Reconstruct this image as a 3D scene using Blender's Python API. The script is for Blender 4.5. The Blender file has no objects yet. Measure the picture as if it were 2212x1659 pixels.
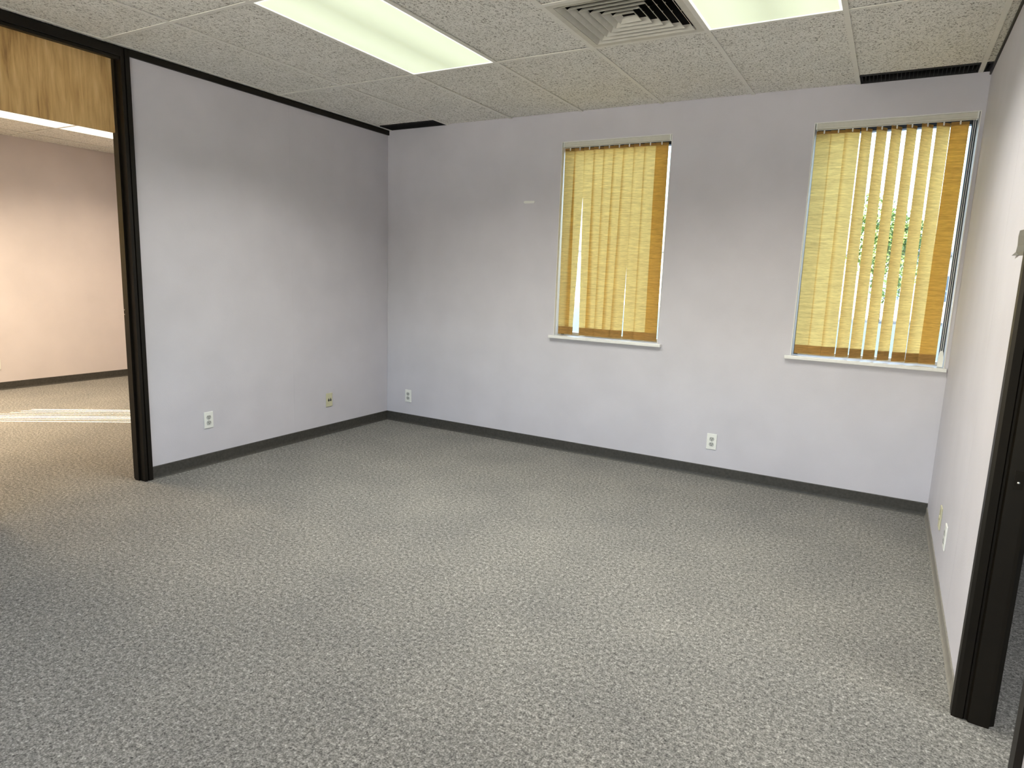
import bpy, bmesh, math, random
from mathutils import Matrix, Vector

S = bpy.context.scene
COL = S.collection
random.seed(7)

# ------------------------------------------------------------------ camera
cam_d = bpy.data.cameras.new('camera')
cam = bpy.data.objects.new('camera', cam_d)
COL.objects.link(cam)
CAMPOS = Vector((4.0151, -4.6758, 1.3912))
fwd = Vector((-0.48829570, 0.85696430, -0.16486206))
rgt = Vector((0.86532453, 0.49993580, 0.03574435))
upv = Vector((-0.11305208, 0.12520537, 0.98566873))
cam.matrix_world = Matrix(((rgt.x, upv.x, -fwd.x, CAMPOS.x),
                           (rgt.y, upv.y, -fwd.y, CAMPOS.y),
                           (rgt.z, upv.z, -fwd.z, CAMPOS.z),
                           (0, 0, 0, 1)))
cam_d.sensor_fit = 'HORIZONTAL'
cam_d.sensor_width = 36.0
cam_d.lens = 22.94
cam_d.clip_start = 0.02
cam_d.clip_end = 300
S.camera = cam

# ------------------------------------------------------------------ sky, sun, exposure
SUN_AZ = Vector((0.800, 0.600, 0.0))           # the way the sunlight travels, seen from above
SUN_EL = math.radians(32.0)
world = bpy.data.worlds.new('sky')
S.world = world
world.use_nodes = True
nt = world.node_tree
nt.nodes.clear()
wo = nt.nodes.new('ShaderNodeOutputWorld')
bg = nt.nodes.new('ShaderNodeBackground')
sk = nt.nodes.new('ShaderNodeTexSky')
sk.sky_type = 'NISHITA'
sk.sun_disc = False
sk.sun_elevation = SUN_EL
# direction towards the sun is -SUN_AZ
sk.sun_rotation = math.atan2(-SUN_AZ.x, -SUN_AZ.y)
sk.air_density = 1.0
sk.dust_density = 2.5
sk.ozone_density = 1.0
bg.inputs['Strength'].default_value = 1.25
nt.links.new(sk.outputs[0], bg.inputs['Color'])
nt.links.new(bg.outputs[0], wo.inputs['Surface'])

sun_d = bpy.data.lights.new('sun', 'SUN')
sun_d.energy = 56.0
sun_d.angle = math.radians(0.53)
sun_d.color = (1.0, 0.88, 0.70)
sun = bpy.data.objects.new('sun', sun_d)
COL.objects.link(sun)
sun.location = (-20, -20, 20)
sdir = Vector((SUN_AZ.x * math.cos(SUN_EL), SUN_AZ.y * math.cos(SUN_EL), -math.sin(SUN_EL)))
sun.rotation_euler = sdir.to_track_quat('-Z', 'Y').to_euler()

S.view_settings.view_transform = 'Standard'
S.view_settings.look = 'None'
S.view_settings.gamma = 1.0
S.view_settings.use_curve_mapping = False
S.view_settings.exposure = 0.12
S.cycles.use_denoising = True
S.cycles.max_bounces = 10
S.cycles.diffuse_bounces = 6
S.cycles.transparent_max_bounces = 12
S.cycles.sample_clamp_indirect = 25.0

LAMP_W = 30.5          # watts of one fluorescent troffer
LAMP_SPREAD = math.radians(138.5)

# ------------------------------------------------------------------ dimensions (metres)
W, H = 4.356, 2.606          # width of the room, height of the ceiling
G = 0.61                     # ceiling grid module
GX = 0.645                   # a grid line along y
ROWS = [0.0, -1.226, -2.446, -3.666, -4.886, -6.106]
XL, XR, YF = -4.0, 8.2, -6.1  # far wall of next room, far wall of other next room, wall behind camera
T = 0.10                     # partition thickness
TE = 0.22                    # exterior wall thickness

# ------------------------------------------------------------------ material helpers
def new_mat(name):
    m = bpy.data.materials.new(name)
    m.use_nodes = True
    n = m.node_tree
    b = n.nodes['Principled BSDF']
    return m, n, b

def P(b, **k):
    for kk, v in k.items():
        b.inputs[kk.replace('_', ' ')].default_value = v

def node(n, t, **inp):
    x = n.nodes.new(t)
    for k, v in inp.items():
        x.inputs[k].default_value = v
    return x

def ramp(n, stops, interp='LINEAR'):
    r = n.nodes.new('ShaderNodeValToRGB')
    e = r.color_ramp.elements
    r.color_ramp.interpolation = interp
    while len(e) > 1:
        e.remove(e[-1])
    e[0].position = stops[0][0]
    e[0].color = (*stops[0][1], 1)
    for p, c in stops[1:]:
        q = e.new(p)
        q.color = (*c, 1)
    return r

def pos_scaled(n, s):
    g = n.nodes.new('ShaderNodeNewGeometry')
    mp = n.nodes.new('ShaderNodeMapping')
    mp.inputs['Scale'].default_value = s
    n.links.new(g.outputs['Position'], mp.inputs['Vector'])
    return mp

def bump(n, b, src, strength, dist):
    bp = node(n, 'ShaderNodeBump', Strength=strength, Distance=dist)
    n.links.new(src, bp.inputs['Height'])
    n.links.new(bp.outputs[0], b.inputs['Normal'])

M = {}

def plain(name, col, rough=0.5, metal=0.0, var=0.0, scale=40.0, spec=0.5):
    m, n, b = new_mat(name)
    P(b, Roughness=rough, Metallic=metal)
    b.inputs['Specular IOR Level'].default_value = spec
    mp = pos_scaled(n, (1, 1, 1))
    nz = node(n, 'ShaderNodeTexNoise', Scale=scale, Detail=3.0)
    n.links.new(mp.outputs[0], nz.inputs['Vector'])
    lo = tuple(max(0, c * (1 - var)) for c in col)
    hi = tuple(min(1, c * (1 + var)) for c in col)
    r = ramp(n, [(0.3, lo), (0.7, hi)])
    n.links.new(nz.outputs['Fac'], r.inputs[0])
    n.links.new(r.outputs[0], b.inputs['Base Color'])
    M[name] = m
    return m

# carpet: heathered loop pile
m, n, b = new_mat('carpet'); M['carpet'] = m
P(b, Roughness=0.95); b.inputs['Specular IOR Level'].default_value = 0.15
mp = pos_scaled(n, (1, 1, 1))
n1 = node(n, 'ShaderNodeTexNoise', Scale=62.0, Detail=4.0, Roughness=0.72)
n2 = node(n, 'ShaderNodeTexNoise', Scale=165.0, Detail=2.0, Roughness=0.6)
n3 = node(n, 'ShaderNodeTexNoise', Scale=2.2, Detail=3.0)
for q in (n1, n2, n3):
    n.links.new(mp.outputs[0], q.inputs['Vector'])
mx = n.nodes.new('ShaderNodeMix'); mx.data_type = 'FLOAT'; mx.inputs[0].default_value = 0.45
n.links.new(n1.outputs['Fac'], mx.inputs[2]); n.links.new(n2.outputs['Fac'], mx.inputs[3])
r = ramp(n, [(0.34, (0.042, 0.042, 0.039)), (0.43, (0.122, 0.120, 0.113)), (0.51, (0.212, 0.208, 0.195)), (0.58, (0.318, 0.311, 0.291)), (0.68, (0.56, 0.545, 0.508))])
n.links.new(mx.outputs[0], r.inputs[0])
r3 = ramp(n, [(0.3, (0.90, 0.90, 0.90)), (0.7, (1.08, 1.07, 1.05))])
n.links.new(n3.outputs['Fac'], r3.inputs[0])
mul = n.nodes.new('ShaderNodeMix'); mul.data_type = 'RGBA'; mul.blend_type = 'MULTIPLY'; mul.inputs[0].default_value = 1.0
n.links.new(r.outputs[0], mul.inputs[6]); n.links.new(r3.outputs[0], mul.inputs[7])
n.links.new(mul.outputs[2], b.inputs['Base Color'])
bump(n, b, mx.outputs[0], 0.6, 0.006)

# vinyl wall covering, lavender grey
def wall_mat(name, col):
    m, n, b = new_mat(name); M[name] = m
    P(b, Roughness=0.62); b.inputs['Specular IOR Level'].default_value = 0.3
    mp = pos_scaled(n, (1, 1, 1))
    a = node(n, 'ShaderNodeTexNoise', Scale=140.0, Detail=3.0)
    c = node(n, 'ShaderNodeTexNoise', Scale=3.0, Detail=3.0)
    n.links.new(mp.outputs[0], a.inputs['Vector']); n.links.new(mp.outputs[0], c.inputs['Vector'])
    r = ramp(n, [(0.3, tuple(x * 0.96 for x in col)), (0.7, tuple(x * 1.03 for x in col))])
    n.links.new(c.outputs['Fac'], r.inputs[0]); n.links.new(r.outputs[0], b.inputs['Base Color'])
    bump(n, b, a.outputs['Fac'], 0.25, 0.002)
wall_mat('wall', (0.590, 0.575, 0.620))
wall_mat('wall_pink', (0.67, 0.62, 0.625))

# acoustic ceiling tile with fissures
m, n, b = new_mat('tile'); M['tile'] = m
P(b, Roughness=0.9); b.inputs['Specular IOR Level'].default_value = 0.1
mp = pos_scaled(n, (1.0, 0.65, 1.0))
mq = pos_scaled(n, (1, 1, 1))
a = node(n, 'ShaderNodeTexNoise', Scale=115.0, Detail=2.5, Roughness=0.55, Distortion=1.0)
c = node(n, 'ShaderNodeTexNoise', Scale=9.0, Detail=2.0)
v = node(n, 'ShaderNodeTexNoise', Scale=230.0, Detail=1.0)
n.links.new(mp.outputs[0], a.inputs['Vector']); n.links.new(mq.outputs[0], c.inputs['Vector']); n.links.new(mq.outputs[0], v.inputs['Vector'])
r = ramp(n, [(0.30, (0.20, 0.195, 0.17)), (0.40, (0.52, 0.51, 0.465)), (0.49, (0.83, 0.82, 0.775)), (1.0, (0.87, 0.86, 0.82))])
n.links.new(a.outputs['Fac'], r.inputs[0])
r2 = ramp(n, [(0.3, (0.93, 0.93, 0.92)), (0.7, (1.0, 1.0, 1.0))])
n.links.new(c.outputs['Fac'], r2.inputs[0])
r4 = ramp(n, [(0.30, (0.70, 0.70, 0.68)), (0.42, (1.0, 1.0, 1.0))])
n.links.new(v.outputs['Fac'], r4.inputs[0])
def mulrgb(n, x, y):
    q = n.nodes.new('ShaderNodeMix'); q.data_type = 'RGBA'; q.blend_type = 'MULTIPLY'; q.inputs[0].default_value = 1.0
    n.links.new(x, q.inputs[6]); n.links.new(y, q.inputs[7])
    return q.outputs[2]
n.links.new(mulrgb(n, mulrgb(n, r.outputs[0], r2.outputs[0]), r4.outputs[0]), b.inputs['Base Color'])
bump(n, b, a.outputs['Fac'], 0.5, 0.004)

# oak laminate, grain running up
m, n, b = new_mat('oak'); M['oak'] = m
P(b, Roughness=0.45)
mp = pos_scaled(n, (1.0, 26.0, 1.8))
a = node(n, 'ShaderNodeTexNoise', Scale=1.6, Detail=6.0, Roughness=0.65, Distortion=0.5)
n.links.new(mp.outputs[0], a.inputs['Vector'])
mp2 = pos_scaled(n, (1.0, 7.0, 1.3))
wv = node(n, 'ShaderNodeTexNoise', Scale=2.0, Detail=2.0, Distortion=1.2)
n.links.new(mp2.outputs[0], wv.inputs['Vector'])
r = ramp(n, [(0.30, (0.28, 0.150, 0.045)), (0.45, (0.56, 0.345, 0.125)), (0.56, (0.68, 0.445, 0.18)), (0.72, (0.82, 0.59, 0.28))])
mx = n.nodes.new('ShaderNodeMix'); mx.data_type = 'FLOAT'; mx.inputs[0].default_value = 0.4
n.links.new(a.outputs['Fac'], mx.inputs[2]); n.links.new(wv.outputs['Fac'], mx.inputs[3])
n.links.new(mx.outputs[0], r.inputs[0]); n.links.new(r.outputs[0], b.inputs['Base Color'])

# woven blind fabric: lets daylight through
def fabric_mat(name, diff, trans, tfac):
    m, n, b = new_mat(name); M[name] = m
    n.nodes.remove(b)
    out = n.nodes['Material Output']
    mp = pos_scaled(n, (9, 9, 120))
    a = node(n, 'ShaderNodeTexNoise', Scale=1.0, Detail=5.0, Roughness=0.7)
    n.links.new(mp.outputs[0], a.inputs['Vector'])
    mp2 = pos_scaled(n, (30, 30, 260))
    a2 = node(n, 'ShaderNodeTexNoise', Scale=1.0, Detail=2.0)
    n.links.new(mp2.outputs[0], a2.inputs['Vector'])
    mx = n.nodes.new('ShaderNodeMix'); mx.data_type = 'FLOAT'; mx.inputs[0].default_value = 0.35
    n.links.new(a.outputs['Fac'], mx.inputs[2]); n.links.new(a2.outputs['Fac'], mx.inputs[3])
    d = n.nodes.new('ShaderNodeBsdfDiffuse'); t = n.nodes.new('ShaderNodeBsdfTranslucent')
    rd = ramp(n, [(0.32, tuple(x * 0.72 for x in diff)), (0.68, tuple(min(1, x * 1.15) for x in diff))])
    rt = ramp(n, [(0.32, tuple(x * 0.62 for x in trans)), (0.68, tuple(min(1, x * 1.2) for x in trans))])
    n.links.new(mx.outputs[0], rd.inputs[0]); n.links.new(mx.outputs[0], rt.inputs[0])
    n.links.new(rd.outputs[0], d.inputs['Color']); n.links.new(rt.outputs[0], t.inputs['Color'])
    mix = n.nodes.new('ShaderNodeMixShader'); mix.inputs[0].default_value = tfac
    n.links.new(d.outputs[0], mix.inputs[1]); n.links.new(t.outputs[0], mix.inputs[2])
    n.links.new(mix.outputs[0], out.inputs['Surface'])
fabric_mat('fabric', (0.70, 0.47, 0.18), (1.0, 0.61, 0.195), 0.66)
fabric_mat('fabric_hem', (0.28, 0.165, 0.052), (0.36, 0.20, 0.04), 0.15)

# clear window glass
m, n, b = new_mat('glass'); M['glass'] = m
n.nodes.remove(b)
tr = n.nodes.new('ShaderNodeBsdfTransparent'); tr.inputs['Color'].default_value = (0.93, 0.97, 0.97, 1)
gl = n.nodes.new('ShaderNodeBsdfGlossy'); gl.inputs['Roughness'].default_value = 0.02
mx = n.nodes.new('ShaderNodeMixShader')
fr = n.nodes.new('ShaderNodeFresnel'); fr.inputs['IOR'].default_value = 1.3
n.links.new(fr.outputs[0], mx.inputs[0]); n.links.new(tr.outputs[0], mx.inputs[1]); n.links.new(gl.outputs[0], mx.inputs[2])
n.links.new(mx.outputs[0], n.nodes['Material Output'].inputs['Surface'])

# luminous acrylic lens of a fluorescent fitting, two tubes behind it (local x runs across the tubes)
def lens_mat(name, col, strength):
    m, n, b = new_mat(name); M[name] = m
    tc = n.nodes.new('ShaderNodeTexCoord')
    sx = n.nodes.new('ShaderNodeSeparateXYZ')
    n.links.new(tc.outputs['Object'], sx.inputs[0])
    ab = n.nodes.new('ShaderNodeMath'); ab.operation = 'ABSOLUTE'
    n.links.new(sx.outputs['X'], ab.inputs[0])
    r = ramp(n, [(0.0, (0.70, 0.72, 0.66)), (0.10, (0.90, 0.92, 0.86)), (0.18, (1, 1, 1)), (0.30, (0.94, 0.95, 0.90))])
    n.links.new(ab.outputs[0], r.inputs[0])
    nz = node(n, 'ShaderNodeTexNoise', Scale=180.0, Detail=2.0)
    n.links.new(tc.outputs['Object'], nz.inputs['Vector'])
    rn = ramp(n, [(0.3, (0.93, 0.93, 0.93)), (0.7, (1.0, 1.0, 1.0))])
    n.links.new(nz.outputs['Fac'], rn.inputs[0])
    cc = n.nodes.new('ShaderNodeRGB'); cc.outputs[0].default_value = (*col, 1)
    o = mulrgb(n, mulrgb(n, r.outputs[0], rn.outputs[0]), cc.outputs[0])
    P(b, Roughness=0.4); b.inputs['Base Color'].default_value = (0.6, 0.62, 0.56, 1)
    n.links.new(o, b.inputs['Emission Color']); b.inputs['Emission Strength'].default_value = strength
lens_mat('lens', (0.90, 1.0, 0.72), 0.74)
lens_mat('lens_bright', (1.0, 0.99, 0.93), 1.25)
m, n, b = new_mat('rim_glow'); M['rim_glow'] = m  # fitting's frame lip, made to emit so the panel border looks brighter
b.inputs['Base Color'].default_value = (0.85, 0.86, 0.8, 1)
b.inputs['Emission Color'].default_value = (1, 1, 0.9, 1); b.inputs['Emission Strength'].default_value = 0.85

plain('bronze', (0.0070, 0.0050, 0.0025), 0.45, 0.0, 0.15, 25, 0.25)
plain('base', (0.052, 0.049, 0.042), 0.50, 0.0, 0.25, 60, 0.4)
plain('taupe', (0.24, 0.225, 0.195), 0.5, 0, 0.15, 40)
plain('grid', (0.74, 0.73, 0.675), 0.55, 0.0, 0.03)
plain('black', (0.006, 0.006, 0.006), 0.6, 0, 0.2)
plain('vent_paint', (0.58, 0.565, 0.50), 0.5, 0.0, 0.06, 20)
plain('white_plastic', (0.80, 0.81, 0.77), 0.35, 0, 0.02)
plain('grey_plastic', (0.46, 0.47, 0.45), 0.4, 0, 0.04)
plain('dark_slot', (0.03, 0.03, 0.028), 0.6, 0, 0.1)
plain('ivory', (0.56, 0.54, 0.37), 0.4, 0, 0.04)
plain('white_paint', (0.80, 0.80, 0.78), 0.25, 0, 0.03)
plain('cream_rail', (0.60, 0.59, 0.52), 0.4, 0, 0.03)
plain('frame_dark', (0.030, 0.040, 0.055), 0.4, 0.3, 0.1)
plain('steel', (0.55, 0.53, 0.48), 0.3, 1.0, 0.05)
plain('tape', (0.14, 0.135, 0.125), 0.5, 0, 0.08, 120)
plain('housing', (0.75, 0.75, 0.72), 0.5, 0, 0.02)
plain('slab', (0.30, 0.30, 0.29), 0.9, 0, 0.1, 3)
plain('asphalt', (0.022, 0.045, 0.075), 0.85, 0, 0.12, 4)
plain('bounce_concrete', (0.66, 0.65, 0.62), 0.85, 0, 0.08, 3)  # kept pale for the added slab that reflects sun indoors
plain('stucco', (0.66, 0.66, 0.64), 0.8, 0, 0.05, 5)
plain('roof', (0.22, 0.24, 0.27), 0.8, 0, 0.1, 5)
plain('window_blue', (0.10, 0.16, 0.22), 0.15, 0, 0.1, 2)
plain('leaf_green', (0.13, 0.20, 0.05), 0.6, 0, 0.45, 3)
plain('leaf_yellow', (0.32, 0.29, 0.07), 0.6, 0, 0.40, 3)
plain('bark', (0.12, 0.085, 0.06), 0.9, 0, 0.2, 12)

# ------------------------------------------------------------------ mesh helpers
def add_box(bm, lo, hi):
    x0, y0, z0 = lo; x1, y1, z1 = hi
    v = [bm.verts.new(p) for p in ((x0, y0, z0), (x1, y0, z0), (x1, y1, z0), (x0, y1, z0),
                                   (x0, y0, z1), (x1, y0, z1), (x1, y1, z1), (x0, y1, z1))]
    for f in ((0, 3, 2, 1), (4, 5, 6, 7), (0, 1, 5, 4), (1, 2, 6, 5), (2, 3, 7, 6), (3, 0, 4, 7)):
        bm.faces.new([v[i] for i in f])

def boxes(*bs, bevel=0.0, seg=2):
    bm = bmesh.new()
    for lo, hi in bs:
        add_box(bm, lo, hi)
    if bevel:
        bmesh.ops.bevel(bm, geom=bm.edges[:], offset=bevel, segments=seg, affect='EDGES', profile=0.5)
    return bm

def extrude_profile(pts, z0, z1):
    """closed plan outline (x, y) -> vertical prism"""
    bm = bmesh.new()
    a = [bm.verts.new((x, y, z0)) for x, y in pts]
    c = [bm.verts.new((x, y, z1)) for x, y in pts]
    k = len(pts)
    bm.faces.new(a[::-1]); bm.faces.new(c)
    for i in range(k):
        bm.faces.new((a[i], a[(i + 1) % k], c[(i + 1) % k], c[i]))
    bmesh.ops.recalc_face_normals(bm, faces=bm.faces[:])
    return bm

def disc(bm, c, r, y0, y1, sx=1.0, n=20, clip=None):
    """short cylinder along y; clip flattens top and bottom"""
    f = []; k = []
    for i in range(n):
        a = 2 * math.pi * i / n
        x = c[0] + r * math.cos(a) * sx
        dz = r * math.sin(a)
        if clip:
            dz = max(-clip, min(clip, dz))
        f.append(bm.verts.new((x, y0, c[1] + dz)))
        k.append(bm.verts.new((x, y1, c[1] + dz)))
    bm.faces.new(f); bm.faces.new(k[::-1])
    for i in range(n):
        bm.faces.new((f[i], k[i], k[(i + 1) % n], f[(i + 1) % n]))

def mesh_of(name, bm, mat):
    bmesh.ops.recalc_face_normals(bm, faces=bm.faces[:])
    me = bpy.data.meshes.new(name)
    bm.to_mesh(me); bm.free()
    me.materials.append(M[mat] if isinstance(mat, str) else mat)
    return me

def obj(name, bm, mat, parent=None, loc=None, rot=None):
    me = bm if isinstance(bm, bpy.types.Mesh) else mesh_of(name, bm, mat)
    o = bpy.data.objects.new(name, me)
    COL.objects.link(o)
    if parent is not None:
        o.parent = parent
    if loc is not None:
        o.location = loc
    if rot is not None:
        o.rotation_euler = rot
    return o

def tag(o, label, cat, group=None, kind=None):
    o['label'] = label
    o['category'] = cat
    if group: o['group'] = group
    if kind: o['kind'] = kind
    return o

def empty(name, loc=(0, 0, 0), rz=0.0):
    o = bpy.data.objects.new(name, None)
    o.empty_display_size = 0.05
    COL.objects.link(o)
    o.location = loc
    o.rotation_euler = (0, 0, rz)
    return o

def struct(name, bm, mat, label, cat):
    return tag(obj(name, bm, mat), label, cat, kind='structure')

def slab_with_holes(us, vs, holes, t0, t1, axis):
    """wall sheet in (u,v) with rectangular holes; axis 'x' -> u=y, normal x; axis 'y' -> u=x, normal y"""
    us = sorted(set(us + [h[0] for h in holes] + [h[1] for h in holes]))
    vs = sorted(set(vs + [h[2] for h in holes] + [h[3] for h in holes]))
    def solid(i, j):
        if i < 0 or j < 0 or i >= len(us) - 1 or j >= len(vs) - 1:
            return False
        cu = (us[i] + us[i + 1]) / 2; cv = (vs[j] + vs[j + 1]) / 2
        return not any(h[0] < cu < h[1] and h[2] < cv < h[3] for h in holes)
    def pt(u, v, t):
        return (t, u, v) if axis == 'x' else (u, t, v)
    bm = bmesh.new()
    cache = {}
    def V(u, v, t):
        k = (round(u, 5), round(v, 5), round(t, 5))
        if k not in cache:
            cache[k] = bm.verts.new(pt(u, v, t))
        return cache[k]
    def quad(a, b2, c, d):
        bm.faces.new((V(*a), V(*b2), V(*c), V(*d)))
    for i in range(len(us) - 1):
        for j in range(len(vs) - 1):
            if not solid(i, j):
                continue
            u0, u1, v0, v1 = us[i], us[i + 1], vs[j], vs[j + 1]
            for t in (t0, t1):
                quad((u0, v0, t), (u1, v0, t), (u1, v1, t), (u0, v1, t))
            if not solid(i - 1, j): quad((u0, v0, t0), (u0, v1, t0), (u0, v1, t1), (u0, v0, t1))
            if not solid(i + 1, j): quad((u1, v0, t0), (u1, v1, t0), (u1, v1, t1), (u1, v0, t1))
            if not solid(i, j - 1): quad((u0, v0, t0), (u1, v0, t0), (u1, v0, t1), (u0, v0, t1))
            if not solid(i, j + 1): quad((u0, v1, t0), (u1, v1, t0), (u1, v1, t1), (u0, v1, t1))
    return bm

# ------------------------------------------------------------------ shell
WZ0, WZ1 = 0.93, 2.402                      # window opening heights
WIN1 = (1.715, 2.568)
WIN2 = (3.474, 4.338)
WIN3 = (-3.47, -2.605)                      # y range, in the far wall of the next room
WIN4 = (-3.35, -2.20)                       # y range, in the far wall of the other room
WIN_FILL = (0.20, 4.15); WZ5 = 2.05             # added unseen fill window behind the camera: x range and head height
TOP = H + 0.30

struct('floor', boxes(((XL - TE, YF - T, -0.12), (XR + TE, TE, 0.0))), 'carpet',
       'heathered grey loop pile carpet running through all the rooms', 'carpet')
struct('wall_back', slab_with_holes([XL - TE, XR + TE], [-0.25, TOP],
       [(WIN1[0], WIN1[1], WZ0 - 0.021, WZ1), (WIN2[0], WIN2[1], WZ0 - 0.021, WZ1)], 0.0, TE, 'y'), 'wall',
       'lavender grey wall with the two blind-covered windows', 'wall')
wl = struct('wall_left', boxes(((-T + 0.004, -2.297, 0.0), (-0.004, -0.001, H - 0.001))), 'wall',
            'pale lavender partition panels beside the open doorway', 'wall')
SEAM = -1.112
for y0, y1 in ((SEAM + 0.0002, -0.0030), (-2.2965, SEAM - 0.0002)):
    obj('panel', boxes(((-0.004, y0, 0.002), (0.0, y1, H - 0.002))), 'wall', wl)
    obj('panel', boxes(((-T, y0, 0.002), (-T + 0.004, y1, H - 0.002)), bevel=0.0008, seg=1), 'wall_pink', wl)
struct('wall_left_near', boxes(((-T, YF, 0.0), (0.0, -3.245, H - 0.001))), 'wall',
       'partition continuing on the near side of the doorway', 'wall')
wr = struct('wall_right', boxes(((W + 0.004, -2.188, 0.0), (W + T - 0.004, -0.001, H - 0.001))), 'wall',
            'short pale partition beside the second window, ending at a dark door post', 'wall')
RSEAM = -1.60
for y0, y1 in ((RSEAM + 0.0005, -0.003), (-2.187, RSEAM - 0.0005)):
    obj('panel', boxes(((W, y0, 0.002), (W + 0.004, y1, H - 0.002))), 'wall', wr)
    obj('panel', boxes(((W + T - 0.004, y0, 0.002), (W + T, y1, H - 0.002)), bevel=0.0008, seg=1), 'wall', wr)
struct('wall_right_near', boxes(((W, YF, 0.0), (W + T, -3.10, H - 0.001))), 'wall',
       'partition continuing on the near side of the dark framed opening', 'wall')
struct('wall_front', slab_with_holes([XL - TE, XR + TE], [-0.25, TOP], [(WIN_FILL[0], WIN_FILL[1], WZ0 - 0.021, WZ5)], YF - T, YF, 'y'), 'wall',
       'plain lavender wall facing the windows', 'wall')
struct('wall_far', slab_with_holes([YF, 0.0], [-0.25, TOP], [(WIN3[0], WIN3[1], WZ0 - 0.021, WZ1)], XL - TE, XL, 'x'), 'wall_pink',
       'pinkish wall of the next room seen through the doorway', 'wall')
struct('wall_outer', slab_with_holes([YF, 0.0], [-0.25, TOP], [(WIN4[0], WIN4[1], WZ0 - 0.021, WZ1)], XR, XR + TE, 'x'), 'wall',
       'window wall of the room behind the dark door post', 'wall')

# ceiling: slab above, tiles and grid below
ceil = struct('ceiling', boxes(((XL - TE, YF - T, TOP), (XR + TE, TE, TOP + 0.25))), 'slab',
              'suspended ceiling of fissured grey tiles in a white grid', 'ceiling')
cols = []
x = GX
while x > XL: x -= G
while x < XR + G:
    cols.append(x); x += G
LIGHT_CELLS = []                      # (col x0, row index)
def col_at(i): return GX + i * G      # left edge of column i (i=0 starts at GX)
for ci, ri, kind in ((1, 1, 'lens'), (4, 1, 'lens'), (-6, 1, 'lens_bright'), (-6, 0, 'lens_bright'), (-6, 2, 'lens_bright'), (8, 2, 'lens')):
    LIGHT_CELLS.append((round(col_at(ci), 4), ri, kind))
DIFF_CELL = (round(col_at(3), 4), 1)
SLOTS = [(round(col_at(-1), 4), 0), (round(col_at(5), 4), 0), (round(col_at(6), 4), 0)]
SLOT_D = 0.165
TZ = H + 0.006
tile_cache = {}
def tile(x0, x1, y0, y1):
    w, d = round(x1 - x0, 4), round(y1 - y0, 4)
    if w < 0.02 or d < 0.02: return
    if (w, d) not in tile_cache:
        g = 0.004
        tile_cache[(w, d)] = mesh_of('ceiling_tile', boxes(((-w / 2 + g, -d / 2 + g, 0), (w / 2 - g, d / 2 - g, 0.016)), bevel=0.002, seg=1), 'tile')
    obj('ceiling_tile', tile_cache[(w, d)], None, ceil, ((x0 + x1) / 2, (y0 + y1) / 2, TZ + random.uniform(-0.001, 0.0015)))
for c0 in cols:
    a0, a1 = max(c0, XL), min(c0 + G, XR)
    if a1 - a0 < 0.01: continue
    # the strips right beside a partition stop at it
    spans = [(a0, a1)]
    for ri in range(5):
        y1, y0 = ROWS[ri], max(ROWS[ri + 1], YF)
        key = (round(c0, 4), ri)
        if any(key == (l[0], l[1]) for l in LIGHT_CELLS): continue
        if key == DIFF_CELL:
            tile(a0, a1, y0, y1 - G); continue
        if key in SLOTS:
            tile(a0, a1, y0, y1 - SLOT_D); continue
        tile(a0, a1, y0, y1)
BW = 0.024
long_bar = mesh_of('grid_bar', boxes(((-BW / 2, YF, 0), (BW / 2, 0, 0.004)), ((-0.0015, YF, 0.004), (0.0015, 0, 0.035))), 'grid')
for c0 in cols:
    if XL < c0 < XR:
        obj('grid_bar', long_bar, None, ceil, (c0, 0, H))
cross = mesh_of('grid_bar', boxes(((-G / 2 + BW / 2, -BW / 2, 0), (G / 2 - BW / 2, BW / 2, 0.0035)), ((-G / 2 + BW / 2, -0.0015, 0.0035), (G / 2 - BW / 2, 0.0015, 0.03))), 'grid')
for c0 in cols:
    if c0 < XL or c0 + G > XR: continue
    for yy in ROWS[1:5]:
        obj('grid_bar', cross, None, ceil, (c0 + G / 2, yy, H))
obj('grid_bar', cross, None, ceil, (DIFF_CELL[0] + G / 2, ROWS[1] - G, H))

# dark trims along the wall heads
struct('trim_1', boxes(((-T - 0.01, -2.297, H - 0.040), (0.016, -0.002, H - 0.0005)), bevel=0.002), 'bronze',
       'dark bronze channel along the head of the partition beside the doorway', 'trim')
struct('trim_2', boxes(((W - 0.008, -2.187, H - 0.018), (W + T + 0.008, -0.002, H - 0.0005)), bevel=0.002), 'bronze',
       'thin dark channel along the head of the short partition', 'trim')

# baseboards (vinyl cove)
def baseboard(name, p0, p1, nrm, label, h=0.084, mat='base'):
    """strip from p0 to p1 (plan), nrm points into the room"""
    p0 = Vector((*p0, 0)); p1 = Vector((*p1, 0)); nv = Vector((*nrm, 0))
    prof = [(0, 0.0), (0.012, 0.0), (0.007, 0.008), (0.005, 0.02), (0.005, h - 0.004), (0.003, h), (0, h)]
    bm = bmesh.new()
    a = [bm.verts.new(p0 + nv * d + Vector((0, 0, z))) for d, z in prof]
    c = [bm.verts.new(p1 + nv * d + Vector((0, 0, z))) for d, z in prof]
    k = len(prof)
    for i in range(k):
        bm.faces.new((a[i], a[(i + 1) % k], c[(i + 1) % k], c[i]))
    bm.faces.new(a); bm.faces.new(c[::-1])
    return struct(name, bm, mat, label, 'baseboard')
baseboard('baseboard_back', (0.0, 0.0), (W, 0.0), (0, -1), 'charcoal vinyl baseboard under the two windows')
baseboard('baseboard_left', (0.0, -2.290), (0.0, -0.0055), (1, 0), 'charcoal vinyl baseboard on the partition beside the doorway')
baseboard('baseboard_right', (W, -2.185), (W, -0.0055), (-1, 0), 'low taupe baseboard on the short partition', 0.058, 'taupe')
baseboard('baseboard_far', (XL, YF), (XL, 0.0), (1, 0), 'charcoal vinyl baseboard in the next room')

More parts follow.
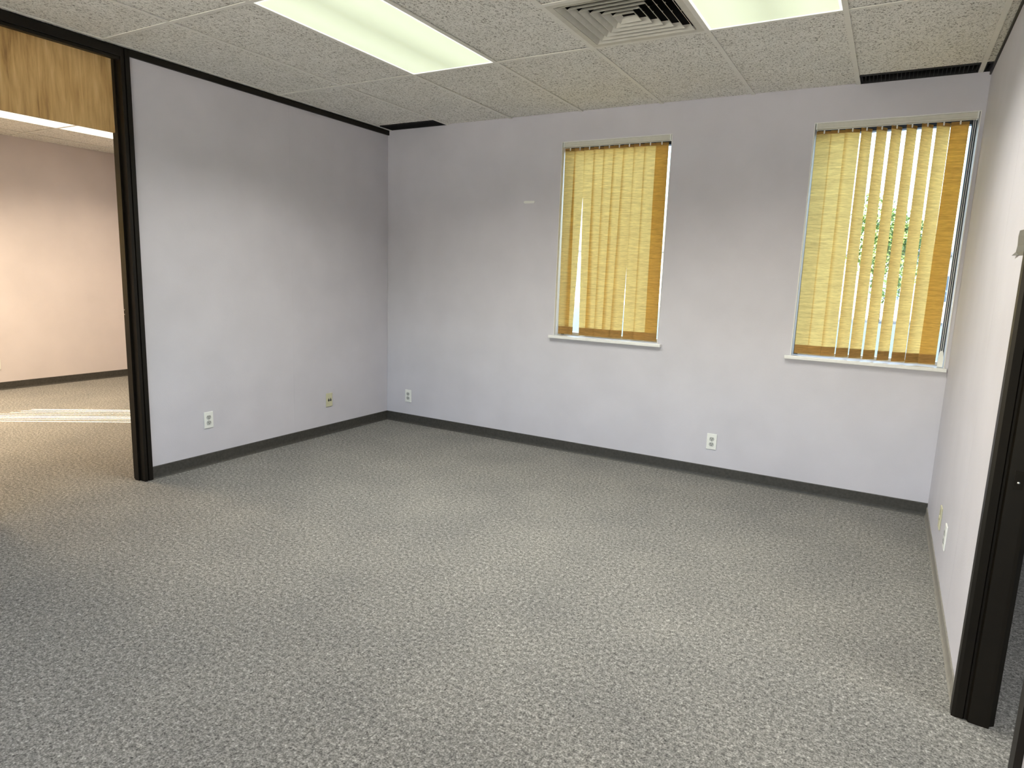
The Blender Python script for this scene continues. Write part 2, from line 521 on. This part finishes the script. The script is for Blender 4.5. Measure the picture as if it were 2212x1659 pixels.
# ------------------------------------------------------------------ doorways (dark bronze frames)
d1 = tag(empty('door_1', (-0.05, -2.34, 0)), 'open doorway in dark bronze frame with oak transom panel', 'doorway', kind='structure')
def at(parent, bm, name, mat, sub=None):
    """geometry given in world coordinates, parented to a thing"""
    o = obj(name, bm, mat, sub or parent)
    base = sub or parent
    mw = Matrix.Translation(parent.location) @ Matrix.Rotation(parent.rotation_euler.z, 4, 'Z')
    o.data.transform(mw.inverted())
    return o
prof_l = [(0.012, -2.292), (0.012, -2.318), (0.004, -2.320), (0.004, -2.325), (0.012, -2.327), (0.012, -2.345),
          (-0.040, -2.345), (-0.040, -2.357), (-0.082, -2.357), (-0.082, -2.345), (-0.112, -2.345), (-0.112, -2.292)]
at(d1, extrude_profile(prof_l, 0.0, H - 0.001), 'jamb', 'bronze')
prof_l2 = [(x, -5.54 - y) for x, y in prof_l]
at(d1, extrude_profile(prof_l2, 0.0, H - 0.001), 'jamb', 'bronze')
at(d1, boxes(((-0.112, -3.195, 2.552), (0.012, -2.345, H - 0.0008)), bevel=0.002), 'head_rail', 'bronze')
at(d1, boxes(((-0.030, -3.195, 2.535), (0.006, -2.345, 2.552)), bevel=0.002), 'head_bead', 'bronze')
at(d1, boxes(((-0.088, -3.19, 2.136), (-0.066, -2.350, 2.556)), bevel=0.001), 'transom_panel', 'oak')
sp = at(d1, boxes(((-0.108, -2.3465, 1.045), (-0.086, -2.3445, 1.105)), bevel=0.0006), 'strike_plate', 'bronze')
sb = bmesh.new()
for zz in (1.063, 1.091):
    bmesh.ops.create_icosphere(sb, subdivisions=2, radius=0.0042, matrix=Matrix.Translation((-0.099, -2.347, zz)))
at(d1, sb, 'screw', 'steel', sp).parent = sp

d2 = tag(empty('door_2', (W + 0.05, -2.22, 0)), 'open doorway in dark bronze frame at the end of the short partition', 'doorway', kind='structure')
prof_r = [(W - 0.014, -2.184), (W - 0.014, -2.224), (W - 0.004, -2.228), (W + 0.018, -2.228), (W + 0.022, -2.222), (W + 0.028, -2.222),
          (W + 0.032, -2.236), (W + 0.078, -2.240), (W + 0.088, -2.240), (W + 0.088, -2.228), (W + 0.104, -2.216), (W + 0.104, -2.184)]
at(d2, extrude_profile(prof_r, 0.0, H - 0.001), 'jamb', 'bronze')
prof_r2 = [(x, -5.284 - y) for x, y in prof_r]
at(d2, extrude_profile(prof_r2, 0.0, H - 0.001), 'jamb', 'bronze')
at(d2, boxes(((W - 0.012, -3.045, 2.552), (W + 0.112, -2.24, H - 0.0008)), bevel=0.002), 'head_rail', 'bronze')
at(d2, boxes(((W + 0.030, -3.045, 2.136), (W + 0.052, -2.24, 2.556)), bevel=0.001), 'transom_panel', 'oak')
sp2 = at(d2, boxes(((W + 0.046, -2.2418, 0.80), (W + 0.068, -2.2390, 0.86)), bevel=0.0006), 'strike_plate', 'bronze')
sb = bmesh.new()
bmesh.ops.create_icosphere(sb, subdivisions=2, radius=0.004, matrix=Matrix.Translation((W + 0.057, -2.243, 0.822)))
at(d2, sb, 'screw', 'steel', sp2).parent = sp2

# ------------------------------------------------------------------ windows
def window(name, label, u0, u1, axis, wall_in, wall_out, sill_ends=(0.032, 0.028), WZ1=WZ1):
    """axis 'y': wall normal is y. depth runs from wall_in (room face) to wall_out (outside)."""
    sgn = 1 if wall_out > wall_in else -1
    th = max(0.13, abs(wall_out - wall_in))
    um = (u0 + u1) / 2
    root = tag(empty(name, (um, wall_in, WZ0) if axis == 'y' else (wall_in, um, WZ0)), label, 'window', kind='structure')
    def bxx(ua, ub, da, db, za, zb):
        da, db = wall_in + sgn * da, wall_in + sgn * db
        da, db = min(da, db), max(da, db)
        return ((ua, da, za), (ub, db, zb)) if axis == 'y' else ((da, ua, za), (db, ub, zb))
    # white casing bead lining the reveal
    at(root, boxes(bxx(u0, u0 + 0.005, -0.004, th - 0.09, WZ0, WZ1 - 0.0), bevel=0.001), 'casing', 'white_paint')
    at(root, boxes(bxx(u1 - 0.005, u1, -0.004, th - 0.09, WZ0, WZ1), bevel=0.001), 'casing', 'white_paint')
    at(root, boxes(bxx(u0 + 0.005, u1 - 0.005, 0.0, th - 0.09, WZ1 - 0.006, WZ1), bevel=0.001), 'casing', 'white_paint')
    at(root, boxes(bxx(u0 - sill_ends[0], u1 + sill_ends[1], -0.034, th - 0.002, WZ0 - 0.022, WZ0), bevel=0.003), 'sill', 'white_paint')
    # metal frame with the glass in it
    f0, f1 = th - 0.09, th - 0.03
    for ua, ub, za, zb in ((u0, u0 + 0.030, WZ0, WZ1), (u1 - 0.030, u1, WZ0, WZ1)):
        at(root, boxes(bxx(ua, ub, f0, f1, za, zb), bevel=0.002), 'frame', 'frame_dark')
    at(root, boxes(bxx(u0 + 0.030, u1 - 0.030, f0, f1, WZ0, WZ0 + 0.022), bevel=0.002), 'frame', 'white_paint')
    at(root, boxes(bxx(u0 + 0.030, u1 - 0.030, f0, f1, WZ1 - 0.045, WZ1), bevel=0.002), 'frame', 'frame_dark')
    g = bmesh.new()
    gm = wall_in + sgn * (f0 + f1) / 2
    cs = [(u0 + 0.030, WZ0 + 0.022), (u1 - 0.030, WZ0 + 0.022), (u1 - 0.030, WZ1 - 0.045), (u0 + 0.030, WZ1 - 0.045)]
    g.faces.new([g.verts.new((u, gm, z) if axis == 'y' else (gm, u, z)) for u, z in cs])
    at(root, g, 'pane', 'glass')
    return root
window('window_1', 'narrow window in the middle of the lavender wall', *WIN1, 'y', 0.0, TE)
window('window_2', 'window tight against the short partition', *WIN2, 'y', 0.0, TE, (0.032, 0.012))
window('window_3', 'sunny window in the next room', *WIN3, 'x', XL, XL - TE)
window('window_4', 'window of the room behind the dark door post', *WIN4, 'x', XR, XR + TE)

window('window_fill', 'added unseen fill-light window in the wall facing the blinds', *WIN_FILL, 'y', YF, YF - T, WZ1=WZ5)  # unseen opening added to bring fill light to ceiling and upper walls
# sky portals outside the glass only steer the sampling of the sky
def portal(loc, rot, sx, sy):
    l = bpy.data.lights.new('sky_portal', 'AREA')
    l.shape = 'RECTANGLE'; l.size = sx; l.size_y = sy
    l.cycles.is_portal = True
    o = bpy.data.objects.new('sky_portal', l)
    COL.objects.link(o); o.location = loc; o.rotation_euler = rot
portal(((WIN_FILL[0] + WIN_FILL[1]) / 2, YF - T - 0.08, (WZ0 + WZ5) / 2), (math.radians(90), 0, 0), WIN_FILL[1] - WIN_FILL[0], WZ5 - WZ0)
wh = WZ1 - WZ0; wz = (WZ0 + WZ1) / 2
for u0, u1 in (WIN1, WIN2):
    portal(((u0 + u1) / 2, TE + 0.01, wz), (math.radians(-90), 0, 0), u1 - u0, wh)
portal((XL - TE - 0.01, sum(WIN3) / 2, wz), (math.radians(-90), 0, math.radians(90)), WIN3[1] - WIN3[0], wh)
portal((XR + TE + 0.01, sum(WIN4) / 2, wz), (math.radians(-90), 0, math.radians(-90)), WIN4[1] - WIN4[0], wh)

# ------------------------------------------------------------------ vertical blinds
SLAT_W = 0.089
def blind(name, label, origin, rz, width, specs, rail_x=(0.012, None)):
    """local x along the window, local y into the window, z up from the floor.
    specs: list of (centre x top, centre x bottom, y, angle top, angle bottom, doubled)"""
    root = tag(empty(name, origin, rz), label, 'blind', 'vertical fabric blinds')
    ztop, zbot = 2.372, 0.942
    xr = (0.014, width - 0.014)
    hr = obj('headrail', boxes(((xr[0], 0.004, 2.372), (xr[1], 0.046, 2.396)), ((xr[0], 0.000, 2.362), (xr[1], 0.010, 2.374)), ((xr[0], 0.040, 2.362), (xr[1], 0.048, 2.374)), bevel=0.0015, seg=1), 'cream_rail', root)
    for ex in xr:
        obj('end_cap', boxes(((ex - 0.004, -0.002, 2.360), (ex + 0.004, 0.050, 2.398)), bevel=0.001, seg=1), 'white_plastic', hr)
    for xt, xb, yy, at_, ab_, dbl in specs:
        def sheet(z0, z1, off, w=SLAT_W, nz=12, nx=4, bow=0.004):
            bm = bmesh.new()
            rows = []
            for k in range(nz + 1):
                z = z0 + (z1 - z0) * k / nz
                t = (ztop - z) / (ztop - zbot)
                cx = xt + (xb - xt) * t; an = at_ + (ab_ - at_) * t
                ca, sa = math.cos(an), math.sin(an)
                row = []
                for i in range(nx + 1):
                    s = (i / nx - 0.5) * w
                    q = off - bow * (1 - (2 * i / nx - 1) ** 2)
                    row.append(bm.verts.new((cx + s * ca - q * sa, yy + s * sa + q * ca, z)))
                rows.append(row)
            for k in range(nz):
                for i in range(nx):
                    bm.faces.new((rows[k][i], rows[k][i + 1], rows[k + 1][i + 1], rows[k + 1][i]))
            for f in bm.faces: f.smooth = True
            return bm
        s = obj('slat', sheet(zbot, 2.358, 0.0), 'fabric', root)
        obj('hem_pocket', sheet(zbot, zbot + 0.060, 0.0022, SLAT_W, 2), 'fabric_hem', s)
        obj('hanger_pocket', sheet(2.338, 2.358, 0.0022, SLAT_W, 1), 'fabric_hem', s)
        obj('clip', boxes(((xt - 0.004, yy - 0.010, 2.342), (xt + 0.004, yy - 0.006, 2.366)), ((xt - 0.002, yy - 0.006, 2.356), (xt + 0.002, yy + 0.002, 2.374)), bevel=0.0008, seg=1), 'white_plastic', s)
        if dbl:
            obj('slat', sheet(zbot, 2.358, 0.012), 'fabric', root)
    return root
R = math.radians
# window 1: ten slats nearly shut; some have turned or drifted at the foot
Y0 = 0.052
s1 = []
top1 = [1.766, 1.843, 1.923, 2.003, 2.082, 2.160, 2.238, 2.317, 2.396, 2.480]
bot1 = [1.777, 1.823, 1.958, 2.010, 2.085, 2.150, 2.218, 2.322, 2.404, 2.492]
for i in range(10):
    a0 = R(13); a1 = R(13)
    if i == 1: a1 = R(-31)
    if i == 6: a1 = R(22)
    if i in (3, 5): a1 = R(20)
    if i == 9: a0 = a1 = R(4)
    s1.append((top1[i] - WIN1[0], bot1[i] - WIN1[0], Y0 + (0.004 if i == 1 else 0.0), a0, a1, i == 9))
blind('vertical_blind', 'shut blind of ten yellow fabric slats in the middle window', (WIN1[0], 0, 0), 0, WIN1[1] - WIN1[0], s1)
# window 2: ten slats, turned part open
top2 = [3.530, 3.611, 3.690, 3.768, 3.850, 3.928, 4.007, 4.086, 4.166, 4.247]
vis2 = [8, 8, 24, 50, 51, 52, 52, 48, 38, 4]
bot2 = [3.535, 3.615, 3.693, 3.777, 3.853, 3.931, 4.010, 4.094, 4.168, 4.246]
visb = [8, 8, 26, 40, 42, 44, 44, 34, 36, -4]
s2 = [(top2[i] - WIN2[0], bot2[i] - WIN2[0], Y0, R(vis2[i]), R(visb[i]), i == 9) for i in range(10)]
b2 = blind('vertical_blind', 'half-open blind of yellow fabric slats with bright gaps beside the short partition', (WIN2[0], 0, 0), 0, WIN2[1] - WIN2[0], s2)
cx2 = 4.314 - WIN2[0]
obj('control_cord', boxes(((cx2 - 0.006, 0.028, 1.02), (cx2 - 0.0035, 0.0305, 2.362)), ((cx2 + 0.0035, 0.028, 1.02), (cx2 + 0.006, 0.0305, 2.362))), 'white_plastic', b2)
cw = bmesh.new()
Lw = [[cw.verts.new((cx2 + sx * w_, 0.029 + sy * 0.007, z_)) for sx, sy in ((-1, -1), (1, -1), (1, 1), (-1, 1))] for z_, w_ in ((0.934, 0.014), (0.985, 0.0135), (1.020, 0.009), (1.030, 0.006))]
cw.faces.new(Lw[0][::-1]); cw.faces.new(Lw[-1])
for q in range(3):
    for i in range(4):
        cw.faces.new((Lw[q][i], Lw[q][(i + 1) % 4], Lw[q + 1][(i + 1) % 4], Lw[q + 1][i]))
obj('cord_weight', cw, 'white_plastic', b2)['label'] = 'pale plastic cord weight'
# window 3, in the next room: sun falls between the slats
A3 = [30, 29, 9, 22, 31, 14, 12, 15, 24, 31]      # the slats hang unevenly turned
s3 = [(0.05 + 0.0845 * i, 0.05 + 0.0845 * i, Y0, R(-A3[i]), R(-A3[i]), False) for i in range(10)]
blind('vertical_blind', 'sunlit vertical blind in the next room', (XL, WIN3[0], 0), R(90), WIN3[1] - WIN3[0], s3)

# ------------------------------------------------------------------ ceiling lights
def troffer(x0, row, lens, label):
    y1, y0 = ROWS[row], ROWS[row + 1]
    cx, cy = x0 + G / 2, (y0 + y1) / 2
    hw, hd = G / 2 - BW / 2, (y1 - y0) / 2 - BW / 2
    root = tag(empty('ceiling_light', (cx, cy, H)), label, 'light', 'recessed fluorescent ceiling lights')
    obj('housing', boxes(((-hw, -hd, 0.09), (hw, hd, 0.10)), ((-hw, -hd, 0.006), (-hw + 0.006, hd, 0.09)), ((hw - 0.006, -hd, 0.006), (hw, hd, 0.09)),
                         ((-hw, -hd, 0.006), (hw, -hd + 0.006, 0.09)), ((-hw, hd - 0.006, 0.006), (hw, hd, 0.09))), 'housing', root)
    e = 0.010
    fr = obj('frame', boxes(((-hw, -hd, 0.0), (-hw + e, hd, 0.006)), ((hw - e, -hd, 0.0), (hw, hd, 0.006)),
                       ((-hw + e, -hd, 0.0), (hw - e, -hd + e, 0.006)), ((-hw + e, hd - e, 0.0), (hw - e, hd, 0.006))), 'rim_glow', root)
    obj('lens', boxes(((-hw + e, -hd + e, 0.001), (hw - e, hd - e, 0.005)), bevel=0.001, seg=1), lens, root)
    l = bpy.data.lights.new('fluorescent_tubes', 'AREA')
    l.shape = 'RECTANGLE'; l.size = 2 * (hw - 0.03); l.size_y = 2 * (hd - 0.03)
    l.energy = LAMP_W
    l.spread = LAMP_SPREAD
    l.color = (1.0, 0.985, 0.90)
    lo = bpy.data.objects.new('fluorescent_tubes', l)
    COL.objects.link(lo); lo.parent = root; lo.location = (0, 0, -0.004)
    return root, l
labels = ['lit fluorescent ceiling panel hanging clear of the vent', 'lit fluorescent ceiling panel next to the square vent',
          'glowing ceiling panel in the next room, nearer the doorway', 'glowing ceiling panel in the next room, end to end with its twin',
          'warm ceiling panel in the next room, opposite the doorway',
          'ceiling panel in the room behind the dark door post']
for (x0, row, k), lb in zip(LIGHT_CELLS, labels):
    root, l = troffer(x0, row, k, lb)
    if k == 'lens_bright':            # warm-white tubes in the next room
        l.color = (1.0, 0.80, 0.57)
        l.energy = 98.0 if row == 2 else 20.0
    elif x0 > W:
        l.energy = 30.0
        l.color = (1.0, 0.98, 0.93)

# ------------------------------------------------------------------ square four-way air diffuser
dx, dy = DIFF_CELL[0] + G / 2, ROWS[1] - G / 2
dv = tag(empty('air_vent', (dx, dy, H)), 'square four-way louvred air vent in the ceiling beside a lit panel', 'vent')
hw = G / 2 - BW / 2
def ring(a0, z0, a1, z1, th=0.0025):
    bm = bmesh.new()
    L = []
    for a, z in ((a0, z0), (a1, z1), (a1 - th, z1), (a0 - th, z0)):
        L.append([bm.verts.new((sx * a, sy * a, z)) for sx, sy in ((-1, -1), (1, -1), (1, 1), (-1, 1))])
    for q in range(4):
        A, B = L[q], L[(q + 1) % 4]
        for i in range(4):
            bm.faces.new((A[i], A[(i + 1) % 4], B[(i + 1) % 4], B[i]))
    return bm
fo = hw - 0.030
obj('frame', boxes(((-hw, -hw, 0.0), (-fo, hw, 0.004)), ((fo, -hw, 0.0), (hw, hw, 0.004)), ((-fo, -hw, 0.0), (fo, -fo, 0.004)), ((-fo, fo, 0.0), (fo, hw, 0.004))), 'vent_paint', dv)
obj('collar', ring(fo + 0.001, 0.002, fo - 0.012, 0.016), 'vent_paint', dv)
for i in range(6):
    a = fo - 0.006 - i * 0.0405
    obj('vane', ring(a, -0.002 + 0.0012 * i, max(a - 0.019, 0.012), 0.022 + 0.0012 * i), 'vent_paint', dv)
obj('plenum', boxes(((-hw, -hw, 0.16), (hw, hw, 0.165)), ((-hw, -hw, 0.008), (-hw + 0.004, hw, 0.16)), ((hw - 0.004, -hw, 0.008), (hw, hw, 0.16)),
                    ((-hw, -hw, 0.008), (hw, -hw + 0.004, 0.16)), ((-hw, hw - 0.004, 0.008), (hw, hw, 0.16))), 'black', dv)
riv = bmesh.new()
for i in range(5):
    a = fo - 0.03 - i * 0.0405
    for sx, sy in ((1, 0.35), (-0.35, -1), (1, -0.2)):
        bmesh.ops.create_icosphere(riv, subdivisions=1, radius=0.004, matrix=Matrix.Translation((sx * a if abs(sx) == 1 else sx * a, sy * a, 0.030)))
obj('rivets', riv, 'vent_paint', dv)['kind'] = 'stuff'

# ------------------------------------------------------------------ black slot vents against the window wall
def slot_vent(x0, x1, label):
    root = tag(empty('slot_vent', ((x0 + x1) / 2, -SLOT_D / 2, H)), label, 'vent', 'black slot vents along the window wall')
    hw, hd = (x1 - x0) / 2, SLOT_D / 2
    obj('tray', boxes(((-hw, -hd, 0.040), (hw, hd, 0.045)), ((-hw, -hd, 0.0), (-hw + 0.004, hd, 0.040)), ((hw - 0.004, -hd, 0.0), (hw, hd, 0.040)),
                      ((-hw + 0.004, -hd, 0.0), (hw - 0.004, -hd + 0.004, 0.040)), ((-hw + 0.004, hd - 0.006, 0.0), (hw - 0.004, hd - 0.002, 0.040))), 'black', root)
    nb = max(2, int((x1 - x0) / 0.02))
    fin = mesh_of('fin', boxes(((-0.001, -hd + 0.005, 0.004), (0.001, hd - 0.007, 0.030))), 'black')
    for i in range(nb):
        obj('fin', fin, None, root, (-hw + (i + 0.5) * 2 * hw / nb, 0, 0))
slot_vent(0.035 + BW / 2, GX - BW / 2, 'black slot vent above the corner beside the doorway partition')
slot_vent(col_at(5) + BW / 2, col_at(6) - BW / 2, 'long black slot vent above the window beside the short partition')
slot_vent(col_at(6) + BW / 2, W - 0.008, 'tiny black slot vent squeezed into the ceiling corner')

# ------------------------------------------------------------------ wall plates (local: face towards -y)
def plate_root(name, loc, rz, label, cat, group=None):
    return tag(empty(name, loc, rz), label, cat, group)
def outlet(loc, rz, label, mat='white_plastic'):
    r = plate_root('wall_outlet', loc, rz, label, 'outlet', 'duplex wall outlets')
    obj('plate', boxes(((-0.035, -0.006, -0.0575), (0.035, 0.0, 0.0575)), bevel=0.0025), mat, r)
    for zc in (0.0195, -0.0195):
        bm = bmesh.new(); disc(bm, (0, zc), 0.0172, -0.0085, -0.004, clip=0.0140, n=28)
        q = obj('receptacle', bm, 'grey_plastic' if mat != 'ivory' else mat, r)
        obj('slot', boxes(((-0.0082, -0.0090, zc + 0.000), (-0.0052, -0.0060, zc + 0.0095))), 'dark_slot', q)
        obj('slot', boxes(((0.0052, -0.0090, zc + 0.000), (0.0082, -0.0060, zc + 0.0085))), 'dark_slot', q)
        bm = bmesh.new(); disc(bm, (0, zc - 0.0068), 0.0030, -0.0090, -0.006, n=12)
        obj('slot', bm, 'dark_slot', q)
    bm = bmesh.new(); disc(bm, (0, 0), 0.0028, -0.0072, -0.005, n=12)
    obj('screw', bm, 'steel', r)
    return r
outlet((0.0, -1.874, 0.322), R(90), 'white duplex outlet on the partition near the doorway post')
outlet((0.255, 0.0, 0.255), 0, 'white duplex outlet on the window wall close to the corner')
outlet((3.016, 0.0, 0.264), 0, 'white duplex outlet on the window wall between the two windows')
outlet((W, -1.196, 0.274), R(-90), 'white outlet plate on the short partition, nearer the door post')
outlet((XL, -1.499, 0.278), R(90), 'white outlet on the pinkish wall of the next room')
# ivory telephone plates
def phone_plate(loc, rz, label, holes=True):
    r = plate_root('phone_plate', loc, rz, label, 'wall plate', 'ivory telephone plates')
    obj('plate', boxes(((-0.035, -0.007, -0.0575), (0.035, 0.0, 0.0575)), bevel=0.003), 'ivory', r)
    if holes:
        for xo in (-0.0085, 0.0135):
            bm = bmesh.new()
            pts = []
            for i in range(14):
                a = math.radians(-220 + i * 260 / 13)
                pts.append((xo + 0.0085 * math.cos(a), -0.004 + 0.0085 * math.sin(a)))
            pts.append((xo, 0.0170))
            f = [bm.verts.new((x, -0.0082, z)) for x, z in pts]; k = [bm.verts.new((x, -0.0060, z)) for x, z in pts]
            bm.faces.new(f); bm.faces.new(k[::-1])
            for i in range(len(pts)):
                j = (i + 1) % len(pts); bm.faces.new((f[i], k[i], k[j], f[j]))
            obj('keyhole', bm, 'dark_slot', r)
    for zz in (0.042, -0.042):
        bm = bmesh.new(); disc(bm, (0, zz), 0.003, -0.0080, -0.006, n=12); obj('screw', bm, 'ivory', r)
    return r
phone_plate((0.0, -0.742, 0.296), R(90), 'ivory wall plate with two black keyhole slots near the corner')
pp = phone_plate((W, -0.870, 0.265), R(-90), 'ivory wall plate on the short partition, nearer the window', holes=False)
bm = bmesh.new(); disc(bm, (0, 0), 0.012, -0.010, -0.006, n=16); obj('jack', bm, 'ivory', pp)

# white adhesive hook strip on the window wall
st = tag(empty('adhesive_strip', (1.451, 0, 1.963)), 'small white adhesive strip stuck on the window wall', 'strip')
bm = bmesh.new()
pts = []
for cxx, a0 in ((0.038, -90), (-0.038, 90)):
    for i in range(9):
        a = math.radians(a0 + i * 180 / 8)
        pts.append((cxx + 0.0095 * math.cos(a), 0.0095 * math.sin(a)))
f = [bm.verts.new((x, -0.0045 - (0.005 if x < 0 else 0), z)) for x, z in pts]; k = [bm.verts.new((x, -0.0002, z)) for x, z in pts]
bm.faces.new(f); bm.faces.new(k[::-1])
for i in range(len(pts)):
    j = (i + 1) % len(pts); bm.faces.new((f[i], k[i], k[j], f[j]))
obj('strip', bm, 'white_plastic', st)

# torn grey tape on the short partition
bm = bmesh.new()
rowsT = []
for j, (zz, ys) in enumerate(((1.594, (-1.950, -2.00, -2.06, -2.12)), (1.575, (-1.948, -2.00, -2.06, -2.12)), (1.545, (-1.948, -2.00, -2.06, -2.12)), (1.525, (-1.946, -2.00, -2.06, -2.12)), (1.514, (-1.918, -2.00, -2.06, -2.12)))):
    rowsT.append([bm.verts.new((W - 0.0012 - (0.008 if (j == 4 and i == 0) else 0.0015 * (j % 2)), y, zz - 0.002 * i)) for i, y in enumerate(ys)])
for j in range(len(rowsT) - 1):
    for i in range(3):
        bm.faces.new((rowsT[j][i], rowsT[j][i + 1], rowsT[j + 1][i + 1], rowsT[j + 1][i]))
tp = tag(obj('tape', bm, 'tape'), 'torn piece of grey tape on the short partition beside the door post', 'tape')
sm = tp.modifiers.new('thickness', 'SOLIDIFY'); sm.thickness = 0.0008; sm.offset = 0

# ------------------------------------------------------------------ outside
struct('ground', boxes(((-90, -60, -0.40), (90, 120, -0.28))), 'asphalt', 'pale asphalt lot outside the windows', 'ground')
struct('bounce_slab', boxes(((-30, -26, -0.30), (30, YF - T - 0.02, -0.265))), 'bounce_concrete', 'added unseen pale slab bouncing sunlight up through the fill window', 'bounce_slab')  # unseen ground added to reflect sun up onto the ceiling
def tree(loc, h, rad, mat, label, n=1500, seed=1):
    rnd = random.Random(seed)
    root = tag(empty('tree', loc), label, 'tree', 'trees across the lot')
    bm = bmesh.new()
    segs = 8; L = []
    for z, r_ in ((0, 0.22), (h * 0.25, 0.16), (h * 0.5, 0.12), (h * 0.8, 0.05)):
        L.append([bm.verts.new((r_ * math.cos(2 * math.pi * i / segs) + 0.05 * z / h, r_ * math.sin(2 * math.pi * i / segs), z)) for i in range(segs)])
    for q in range(3):
        for i in range(segs):
            bm.faces.new((L[q][i], L[q][(i + 1) % segs], L[q + 1][(i + 1) % segs], L[q + 1][i]))
    obj('trunk', bm, 'bark', root)
    bm = bmesh.new()
    blobs = [(rnd.uniform(-rad, rad) * 0.6, rnd.uniform(-rad, rad) * 0.6, h * 0.62 + rnd.uniform(-h * 0.28, h * 0.28), rad * rnd.uniform(0.35, 0.6)) for _ in range(14)]
    for _ in range(n):
        bx, by, bz, br = rnd.choice(blobs)
        d = Vector((rnd.gauss(0, 1), rnd.gauss(0, 1), rnd.gauss(0, 1))).normalized() * br * rnd.uniform(0.5, 1.0)
        c = Vector((bx, by, bz)) + d
        u = Vector((rnd.gauss(0, 1), rnd.gauss(0, 1), rnd.gauss(0, 1))).normalized()
        v = u.orthogonal().normalized()
        s = rnd.uniform(0.07, 0.15)
        bm.faces.new([bm.verts.new(c + u * s), bm.verts.new(c + v * s * 0.6), bm.verts.new(c - u * s), bm.verts.new(c - v * s * 0.6)])
    obj('foliage', bm, mat, root)['kind'] = 'stuff'
tree((3.4, 33, -0.28), 6.0, 2.2, 'leaf_green', 'green tree seen through the gaps of the half-open blind', seed=3, n=3600)
tree((-0.4, 30, -0.28), 6.0, 2.6, 'leaf_yellow', 'yellowing tree across the lot beside the green one', seed=5)
tree((11.6, 27, -0.28), 6.0, 2.4, 'leaf_yellow', 'yellowing tree on the far side of the green one', seed=8)
bl = tag(empty('low_building', (-14, 40, -0.28)), 'low pale building across the lot behind the trees', 'building')
obj('wall', boxes(((-16, -4, 0), (24, 4, 3.4))), 'stucco', bl)
obj('roof', boxes(((-16.4, -4.4, 3.4), (24.4, 4.4, 3.75)), bevel=0.05), 'roof', bl)
wm = mesh_of('window', boxes(((-0.8, -0.06, 0), (0.8, 0.02, 1.3)), bevel=0.02), 'window_blue')
for i in range(11):
    obj('window', wm, None, bl, (-14 + i * 3.5, -4.0, 1.1))
